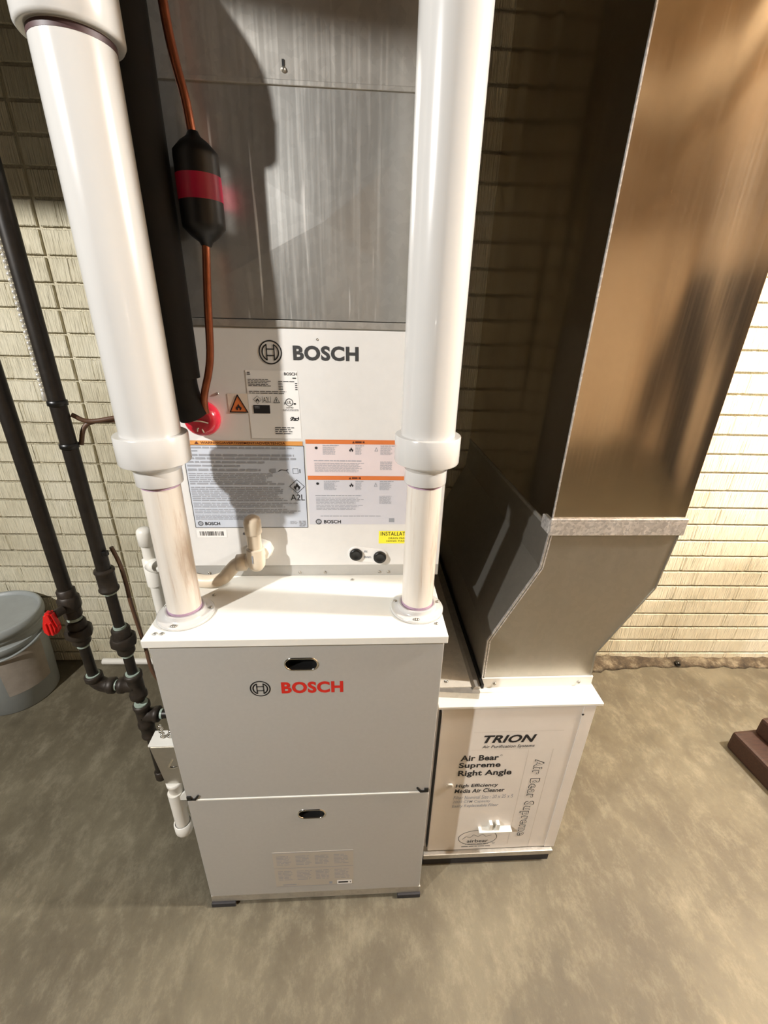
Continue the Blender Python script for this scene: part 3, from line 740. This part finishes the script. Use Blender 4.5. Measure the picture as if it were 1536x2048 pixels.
# ================================================================== RETURN AIR DUCT
def return_duct():
    t = thing('return_duct', 'tall sheet-metal return air duct with an offset bend, standing on the cream air cleaner', 'duct', (0.85, 0.45, AH))
    y0, y1 = 0.127, 0.812
    L = [(0.660, AH+0.003), (0.660, 0.727), (0.7465, 0.914), (0.752, 1.000)]
    Rr = [(0.923, AH+0.003), (0.917, 0.684), (1.008, 0.860), (1.021, 1.000)]
    b = B()                                         # lower transition, four sides, smooth offset
    zs = [AH+0.003, 0.684, 0.727, 0.860, 0.914, 1.0]
    lerp = lambda pl, z: next((a[0]+(c_[0]-a[0])*(z-a[1])/(c_[1]-a[1]) for a, c_ in zip(pl, pl[1:]) if z <= c_[1]+1e-9), pl[-1][0])
    poly = L + Rr[::-1]
    b.prism_y(poly, y0, y1)
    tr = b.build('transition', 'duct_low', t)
    for off, yy in ((0.0, y0-0.003), (0.0055, y0-0.0022)):       # folded corner seam down the front left edge
        s = B()
        for (xa, za), (xb, zb) in zip(L, L[1:]):
            d = Vector((xb-xa, zb-za)).normalized(); n = Vector((-d.y, d.x))
            p = [(xa-n.x*off+n.x*0.0014, za-n.y*off), (xb-n.x*off+n.x*0.0014, zb-n.y*off), (xb-n.x*off-n.x*0.0012, zb-n.y*off), (xa-n.x*off-n.x*0.0012, za-n.y*off)]
            s.prism_y(p, yy, y0+0.002)
        s.build('corner_seam', 'cleat', tr)
    s = B()
    for (xa, za), (xb, zb) in zip(Rr, Rr[1:]): s.prism_y([(xa-0.0015, za), (xb-0.0015, zb), (xb+0.0012, zb), (xa+0.0012, za)], y0-0.0015, y0+0.002)
    s.build('corner_seam', 'duct_low', tr)
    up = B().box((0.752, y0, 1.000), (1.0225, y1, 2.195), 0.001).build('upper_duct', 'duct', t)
    B().box((0.7512, y0-0.0022, 1.02), (0.7535, y0+0.002, 2.195)).build('corner_seam', 'cleat', up)
    dc = B().box((0.748, y0-0.006, 0.990), (1.0265, y0, 1.0215), 0.0015).box((0.748, y0-0.006, 1.0205), (1.027, y0-0.0005, 1.0255), 0.001)
    dc.build('drive_cleat', 'cleat', t)
    B().box((0.7475, y0, 0.992), (0.752, 0.162, 1.020), 0.001).build('cleat_end', 'cleat', t)
    B().box((0.7495, 0.16, 0.998), (0.752, y1, 1.006)).build('side_cleat', 'galv_dull', t)
    B().box((0.655, y0-0.004, AH), (0.925, y0, AH+0.030), 0.001).build('base_flange', 'lid_paint', t)
    B().box((0.655, y0-0.018, AH), (0.925, y0-0.004, AH+0.002)).build('base_flange', 'lid_paint', t)
    for x in (0.691, 0.892): screw((x, y0-0.004, AH+0.014), (0, -1, 0), 0.004, t)
    # plate between the duct and the furnace, its front lip rolled down, with a standing fold beside the duct
    B().box((0.5555, 0.112, AH+0.0155), (0.655, 0.800, AH+0.0175)).build('flashing_plate', 'plate', t)
    B().prism_z([(0.5555, 0.100), (0.647, 0.092), (0.650, 0.097), (0.650, 0.113), (0.5555, 0.113)], AH, AH+0.0165).build('plate_lip', 'galv_dull', t)
    B().prism_y([(0.634, AH+0.0175), (0.652, AH+0.0175), (0.652, AH+0.024), (0.640, AH+0.024)], 0.105, 0.80).build('standing_fold', 'galv_dull', t)
    B().box((0.6535, 0.105, AH+0.0177), (0.6592, 0.81, AH+0.030)).build('gap_shade_strip', 'dark', t)  # dark strip standing in for the shade between fold and duct
    screw((0.578, 0.128, AH+0.0175), (0, 0, 1), 0.004, t)
return_duct()

# ================================================================== GAS PIPING
GY = 0.17
def gas():
    t = thing('gas_pipe', 'black iron gas pipework with a red-handled valve, left of the furnace', 'pipe', (-0.156, GY, FZ))
    r = 0.0108; X1, X2 = -0.238, -0.149
    k_ = lambda pr, f=0.78: [(a*f, h) for a, h in pr]
    def pipe(a, b_, rr=r): return B().cyl(a, b_, rr, 24).build('pipe', 'black_iron', t)
    def coupling(x, za, zb, rr=0.0225, nm='coupling', m='iron_fitting', band=True):
        pr = [(rr*0.82, za), (rr, za+0.001), (rr, za+0.001), (rr*1.06, za+0.004), (rr*1.06, za+0.007), (rr*0.96, za+0.009), (rr*0.96, zb-0.009), (rr*1.06, zb-0.007), (rr*1.06, zb-0.004), (rr, zb-0.001), (rr, zb-0.001), (rr*0.82, zb)]
        return B().lathe(k_(pr), (x, GY, 0), n=28).build(nm, m, t)
    def ring(x, z, rr=0.0178, h=0.006): return B().cyl((x, GY, z), (x, GY, z+h*0.7), rr*0.70, 24).build('sealant_ring', 'dope', t)
    def union(x, z0, z1):
        m = (z0+z1)/2; bm_ = B()
        bm_.lathe(k_([(0.019, z0), (0.021, z0+0.003), (0.021, m-0.008)], 0.86), (x, GY, 0), n=24)
        bm_.lathe(k_([(0.0285, m-0.012), (0.031, m-0.008), (0.031, m+0.008), (0.0285, m+0.012)], 0.86), (x, GY, 0), n=8)
        bm_.lathe(k_([(0.022, m+0.010), (0.022, z1-0.004), (0.0195, z1)], 0.86), (x, GY, 0), n=24)
        return bm_.build('union', 'iron_fitting', t)
    # left riser: pipe, valve, union, nipple, elbow
    pipe((X1, GY, 0.835), (X1, GY, 2.19), 0.0134)
    v = B().lathe(k_([(0.0225, 0.775), (0.0225, 0.792), (0.0225, 0.792), (0.027, 0.797), (0.027, 0.822), (0.0225, 0.827), (0.0225, 0.827), (0.0225, 0.842), (0.018, 0.844)]), (X1, GY, 0), n=8)
    v.cyl((X1, GY-0.024, 0.808), (X1-0.006, GY-0.042, 0.808), 0.009, 16)
    vo = v.build('valve', 'iron_fitting', t)
    hd = B()
    pr = [(-0.256, 0.818), (-0.247, 0.824), (-0.240, 0.821), (-0.238, 0.806), (-0.234, 0.786), (-0.238, 0.772), (-0.247, 0.766), (-0.259, 0.767), (-0.266, 0.776), (-0.264, 0.792), (-0.258, 0.806)]
    hd.prism_y(pr, GY-0.058, GY-0.040, 0.004)
    ho = hd.build('valve_handle', 'red', vo); ho['label'] = 'red lever handle'
    h2 = B()
    for x in (-0.254, -0.246): h2.box((x, GY-0.061, 0.771), (x+0.003, GY-0.055, 0.800), 0.001)
    h2.build('handle_ribs', 'red', vo)
    ring(X1, 0.766, 0.0205, 0.009)
    union(X1, 0.702, 0.764)
    ring(X1, 0.693)
    pipe((X1, GY, 0.600), (X1, GY, 0.705))
    ring(X1, 0.606, 0.0205, 0.007)
    e = B(); pts = []
    ez, er = 0.574, 0.030
    for k in range(11):
        a = R(90*k/10); pts.append((X1+er-er*math.cos(a), GY, ez+er-er*math.sin(a)))
    e.tube(pts, 0.0162, 20, 2)
    e.lathe(k_([(0.0205, 0.594), (0.0245, 0.596), (0.0245, 0.607), (0.022, 0.609)]), (X1, GY, 0), n=24)
    e.lathe(k_([(0.022, -0.003), (0.0245, 0), (0.0245, 0.011), (0.0205, 0.013)]), (X1+er, GY, ez), (1, 0, 0), n=24)
    e.build('elbow', 'iron_fitting', t)
    pipe((X1+er, GY, ez), (X2-0.02, GY, ez))
    B().cyl((X1+er+0.012, GY, ez), (X1+er+0.017, GY, ez), 0.0125, 20).build('sealant_ring', 'dope', t)
    # right riser: pipe, coupling, nipple, union, nipple, two tees, drip leg
    pipe((X2, GY, 0.86), (X2, GY, 2.19), 0.0134)
    for z in (1.222, 1.146): B().lathe(k_([(0.0168, z), (0.0192, z+0.001), (0.0192, z+0.009), (0.0168, z+0.010)], 0.82), (X2, GY, 0), n=24).build('tape_band', 'black', t)
    B().box((X2+0.010, GY-0.01, 0.925), (X2+0.020, GY, 0.936), 0.002).build('tape_tail', 'black', t)
    coupling(X2, 0.838, 0.892, 0.0235)
    ring(X2, 0.832, 0.0185, 0.005)
    pipe((X2, GY, 0.745), (X2, GY, 0.84), r)
    ring(X2, 0.742, 0.0185, 0.008)
    union(X2, 0.672, 0.742)
    ring(X2, 0.664)
    pipe((X2, GY, 0.605), (X2, GY, 0.675), r)
    def tee(zc, side, nm='tee'):
        b = B()
        b.lathe(k_([(0.0205, zc-0.036), (0.0245, zc-0.035), (0.0245, zc-0.025), (0.0215, zc-0.022), (0.0215, zc+0.022), (0.0245, zc+0.025), (0.0245, zc+0.035), (0.0205, zc+0.036)]), (X2, GY, 0), n=28)
        b.lathe(k_([(0.0215, 0.0), (0.0215, 0.024), (0.0245, 0.026), (0.0245, 0.036), (0.0205, 0.037)]), (X2, GY, zc), (side, 0, 0), n=28)
        return b.build(nm, 'iron_fitting', t)
    tee(0.574, -1)
    ring(X2, 0.608, 0.0215, 0.007)
    pipe((X2, GY, 0.525), (X2, GY, 0.545))
    tee(0.478, 1)
    ring(X2, 0.512, 0.0215, 0.007)
    pipe((X2+0.02, GY, 0.478), (X2+0.150, GY, 0.478), r)
    B().lathe(k_([(0.015, 0), (0.021, 0.002), (0.021, 0.014), (0.015, 0.016)]), (X2+0.062, GY, 0.478), (1, 0, 0), 8).build('lock_nut', 'iron_fitting', t)
    B().cyl((X2+0.040, GY, 0.478), (X2+0.045, GY, 0.478), 0.0122, 20).build('sealant_ring', 'dope', t)
    coupling(X2, 0.405, 0.447, 0.0215)
    pipe((X2, GY, 0.270), (X2, GY, 0.410), 0.0092)
    B().lathe(k_([(0.0, 0.243), (0.014, 0.244), (0.0175, 0.249), (0.0175, 0.272), (0.0135, 0.274)]), (X2, GY, 0), n=24).build('drip_cap', 'iron_fitting', t)
gas()

def chain():
    b = B(); z = 1.235
    while z < 2.19:
        b.sphere((-0.2225, 0.25, z), 0.0041, (1, 1, 1), 10)
        z += 0.0092
    b.cyl((-0.2225, 0.25, 1.235), (-0.2225, 0.25, 2.195), 0.0009, 6)
    b.lathe([(0.002, 1.215), (0.005, 1.217), (0.0045, 1.228), (0.002, 1.234)], (-0.2225, 0.25, 0), n=14)
    tag(b.build('pull_chain', 'nickel'), 'shiny ball pull chain hanging beside the black gas pipe', 'chain')
chain()

def cables():
    b = B()
    b.tube([(-0.136, 0.178, 1.205), (-0.112, 0.185, 1.192), (-0.06, 0.20, 1.198), (0.0, 0.24, 1.20), (0.010, 0.30, 1.20)], 0.0042, 10)
    b.tube([(-0.134, 0.180, 1.150), (-0.124, 0.184, 1.180), (-0.105, 0.190, 1.191), (-0.06, 0.204, 1.191), (0.0, 0.245, 1.193), (0.010, 0.30, 1.193)], 0.0042, 10)
    tag(b.build('control_cable', 'cable'), 'brown cable looping from the black gas pipe behind the left white pipe', 'cable')
    b = B()
    b.tube([(-0.130, 0.182, 0.935), (-0.124, 0.186, 0.89), (-0.122, 0.186, 0.84), (-0.121, 0.184, 0.79), (-0.117, 0.184, 0.72), (-0.113, 0.182, 0.67), (-0.100, 0.17, 0.60), (-0.06, 0.18, 0.53), (-0.02, 0.19, 0.49), (0.0, 0.19, 0.485)], 0.0042, 10)
    tag(b.build('thermostat_cable', 'cable'), 'brown cable running down the black gas pipe into the furnace side', 'cable')
cables()

# ================================================================== REFRIGERANT LINES
def lines():
    t = thing('suction_line', 'thick black foam-insulated pipe between the left white pipe and the coil', 'pipe', (0.072, 0.155, 1.2))
    B().cyl((0.072, 0.1555, 1.275), (0.072, 0.1555, 2.19), 0.032, 32).build('insulation', 'foam', t)
    B().tube([(0.072, 0.1555, 1.285), (0.073, 0.1555, 1.255), (0.078, 0.158, 1.228), (0.083, 0.1630, 1.210)], 0.026, 24).build('insulation_end', 'foam', t)
    t = thing('liquid_line', 'thin bare copper pipe with a black filter drier banded in crimson, by the coil', 'pipe', (0.141, 0.163, 1.2))
    B().tube([(0.104, 0.162, 1.215), (0.106, 0.156, 1.234), (0.112, 0.150, 1.254), (0.123, 0.149, 1.286), (0.130, 0.149, 1.32), (0.135, 0.152, 1.39), (0.139, 0.159, 1.45), (0.141, 0.163, 1.485), (0.141, 0.163, 1.50)], 0.0062, 14).build('lower_pipe', 'copper', t)
    B().tube([(0.141, 0.163, 1.58), (0.140, 0.163, 1.60), (0.1365, 0.163, 1.642), (0.129, 0.163, 1.683), (0.124, 0.163, 1.731), (0.1225, 0.163, 1.82), (0.1225, 0.163, 2.19)], 0.0062, 14).build('upper_pipe', 'copper', t)
    x, y = 0.141, 0.163
    do = B().lathe([(0.007, 1.468), (0.010, 1.474), (0.020, 1.481), (0.0305, 1.492), (0.031, 1.498), (0.031, 1.578), (0.0305, 1.584), (0.020, 1.595), (0.010, 1.602), (0.007, 1.608)], (x, y, 0), n=36).build('filter_drier', 'drier', t)
    B().cyl((x, y, 1.525), (x, y, 1.556), 0.0314, 36).build('label_band', 'band_red', do)['label'] = 'crimson label band'
lines()

# ================================================================== CONDENSATE DRAIN
def drain():
    t = thing('condensate_drain', 'white plastic drain pipe with capped riser and curved trap, in front of the coil cabinet', 'pipe', (0.164, 0.165, FH))
    x, y = 0.1635, 0.1625
    B().lathe([(0.0, 1.015), (0.008, 1.0145), (0.0145, 1.010), (0.017, 1.002), (0.017, 0.978), (0.0155, 0.976)], (x, y, 0), n=28, cap=False).build('riser_cap', 'pvc_cream', t)
    B().cyl((x, y, 0.92), (x, y, 0.985), 0.0142, 28).build('riser', 'pvc_cream', t)
    B().lathe([(0.0142, 0.944), (0.0182, 0.943), (0.0185, 0.941), (0.0185, 0.912), (0.017, 0.902), (0.011, 0.893), (0.0, 0.891)], (x, y, 0), n=28, cap=False).build('tee', 'pvc_cream', t)
    B().box((x-0.0035, y-0.0195, 0.917), (x-0.0012, y-0.0178, 0.934)).build('mould_mark', 'ink_grey', t)
    B().box((x-0.018, y-0.010, 0.9775), (x-0.012, y-0.004, 0.980)).build('notch', 'ink_grey', t)
    B().lathe([(0.023, 0), (0.023, 0.004), (0.020, 0.006), (0.020, 0.018), (0.016, 0.022)], (0.171, CY, 0.922), (0, -1, 0), 8).build('hex_collar', 'pvc_small', t)
    B().cyl((0.171, CY-0.001, 0.922), (x, y, 0.922), 0.0135, 20).build('stub', 'pvc_cream', t)
    B().lathe([(0.0135, 0), (0.0178, 0.001), (0.0178, 0.018), (0.0135, 0.020)], (0.123, 0.166, 0.906), (1, 0, 0.10), 24).build('trap_socket', 'pvc_cream', t)
    B().tube([(0.162, 0.163, 0.910), (0.140, 0.166, 0.909), (0.122, 0.166, 0.903), (0.106, 0.163, 0.887), (0.092, 0.160, 0.873), (0.070, 0.158, 0.867), (0.045, 0.160, 0.867), (0.02, 0.168, 0.867)], 0.0135, 20).build('trap', 'pvc_cream', t)
    B().tube([(0.03, 0.165, 0.867), (0.0, 0.18, 0.867), (-0.035, 0.205, 0.864), (-0.075, 0.252, 0.845), (-0.118, 0.296, 0.824)], 0.0133, 18).build('side_run', 'pvc_small', t)
    x, y = -0.122, 0.300
    B().lathe([(0.0, 0.921), (0.010, 0.9205), (0.0155, 0.916), (0.017, 0.909), (0.017, 0.878), (0.0155, 0.877)], (x, y, 0), n=28, cap=False).build('vent_cap', 'pvc_small', t)
    B().cyl((x, y, FZ+0.03), (x, y, 0.88), 0.0133, 24).build('down_pipe', 'pvc_small', t)
    b = B().lathe([(0.0135, 0.842), (0.0175, 0.841), (0.0175, 0.768), (0.0175, 0.768), (0.0135, 0.767)], (x, y, 0), n=28)
    b.lathe([(0.0135, 0), (0.0172, 0.001), (0.0172, 0.034), (0.0135, 0.035)], (x, y, 0.822), (0.6, -0.55, 0.25), 24)
    b.build('side_tee', 'pvc_small', t)
    B().lathe([(0.0135, FZ), (0.0175, FZ+0.001), (0.0175, FZ+0.034), (0.0135, FZ+0.035)], (x, y, 0), n=24).build('foot_socket', 'pvc_small', t)
    b = B().cyl(wallpt(-0.72, 0.030, FZ+0.0135), wallpt(0.62, 0.030, FZ+0.0135), 0.0133, 24)
    tag(b.build('floor_drain_pipe', 'pvc_small'), 'white plastic pipe lying on the floor along the foot of the brick wall', 'pipe')
drain()

def furnace_trap():
    t = thing('furnace_condensate_trap', 'grey trap box with a capped white tube, hung on the left side of the furnace', 'drain trap', (-0.055, 0.06, 0.2))
    bx = B().prism_y([(-0.080, 0.513), (-0.004, 0.513), (-0.0005, 0.392), (-0.066, 0.392)], 0.050, 0.085, 0.002).build('trap_box', 'duct_low', t)
    B().box((-0.082, 0.051, 0.5125), (-0.001, 0.09, 0.517), 0.001).build('top_edge', 'lid_paint', t)
    h = B()
    for k in range(15):
        z = 0.520+k*0.0075; h.sphere((-0.044+0.016*math.sin(k*0.16)+0.003*(k % 2), 0.072, z), 0.0052, (1, 1, 0.8), 12)
    for k in range(5): h.sphere((-0.058+0.002*(k % 2), 0.070, 0.522+k*0.008), 0.0046, (1, 1, 0.8), 12)
    h.build('clear_hose', 'chrome', t)
    B().tube([(-0.036, 0.053, 0.475), (-0.045, 0.052, 0.458), (-0.048, 0.052, 0.450), (-0.040, 0.052, 0.447), (-0.030, 0.053, 0.449)], 0.0038, 10).build('plate_glint', 'chrome', t)  # bright reflection on the trap box, shaped as a chrome squiggle
    B().lathe([(0.0165, 0.300), (0.0165, 0.380), (0.0185, 0.382), (0.0185, 0.391), (0.017, 0.392)], (-0.050, 0.060, 0), n=28).build('socket_tube', 'pvc_small', t)
    B().cyl((-0.052, 0.054, 0.235), (-0.052, 0.054, 0.36), 0.0160, 28).build('drain_tube', 'pvc_small', t)
    B().lathe([(0.0, 0.208), (0.010, 0.2085), (0.0175, 0.214), (0.0205, 0.222), (0.0205, 0.248), (0.0175, 0.249)], (-0.052, 0.054, 0), n=28, cap=False).build('tube_cap', 'pvc_small', t)
    B().prism_y([(-0.048, 0.342), (0.001, 0.342), (0.001, 0.400)], 0.045, 0.052).build('bracket', 'lid_paint', t)
furnace_trap()

# ================================================================== PAIL, WOOD, MARBLE
def pail():
    c = (-0.965, 0.735, FZ)
    t = thing('bucket', 'blue-grey plastic bucket with a lid and paper label, by the brick wall', 'bucket', c)
    B().lathe([(0.0, 0.0), (0.122, 0.0), (0.126, 0.004), (0.140, 0.27), (0.140, 0.27), (0.149, 0.275), (0.149, 0.295), (0.149, 0.295), (0.143, 0.298), (0.143, 0.315), (0.143, 0.315), (0.150, 0.32), (0.150, 0.335), (0.144, 0.340)], c, n=56).build('body', 'pail', t)
    B().lathe([(0.1505, 0.334), (0.155, 0.335), (0.156, 0.352), (0.154, 0.366), (0.149, 0.372), (0.142, 0.370), (0.138, 0.358), (0.138, 0.358), (0.128, 0.357), (0.0, 0.358)], c, n=56).build('lid', 'pail', t)
    b = B(); n = 16
    A0, A1 = R(-62), R(2)
    rad = lambda z: 0.1265+0.0135*(z-0.004)/0.266+0.0006
    for j in range(1):
        rows = []
        for z in (0.085, 0.15, 0.255):
            rows.append([Vector((c[0]+rad(z)*math.cos(A0+(A1-A0)*k/n), c[1]+rad(z)*math.sin(A0+(A1-A0)*k/n), c[2]+z)) for k in range(n+1)])
        b.loft(rows, cap=False, close=False)
    b.build('paper_label', 'pail_label', t)
    pts = [(c[0]+0.153*math.cos(R(a)), c[1]+0.153*math.sin(R(a)), c[2]+0.290-0.03*math.sin(R((a+130)/140*180))) for a in range(-130, 11, 10)]
    B().tube(pts, 0.004, 10, 2).build('handle', 'pail', t)
pail()
def wood():
    a = R(-38)
    def slab(x, y, z0, z1, L, Wd, rot, bev):
        b = B().box((0, -Wd, z0), (L, 0, z1), bev)
        ca, sa = math.cos(rot), math.sin(rot)
        b.v = [Vector((x+p.x*ca-p.y*sa, y+p.x*sa+p.y*ca, p.z)) for p in b.v]
        return b
    b = slab(1.700, 0.400, FZ, 0.065, 0.46, 0.30, R(4), 0.010)
    tag(b.build('wood_block', 'old_wood'), 'wide dark reddish wood block on the floor at the right, lower of two', 'wood block')
    b = slab(1.775, 0.395, 0.0655, 0.135, 0.40, 0.22, R(6), 0.010)
    tag(b.build('wood_block', 'old_wood'), 'smaller dark reddish wood block lying on the wider block at the right', 'wood block')
wood()
def marble():
    b = B().sphere((1.79, 0.795, FZ+0.0135), 0.0135, (1, 1, 1), 28)
    tag(b.build('ball', 'glass_marble'), 'small shiny black ball on the floor at the foot of the brick wall', 'ball')
marble()
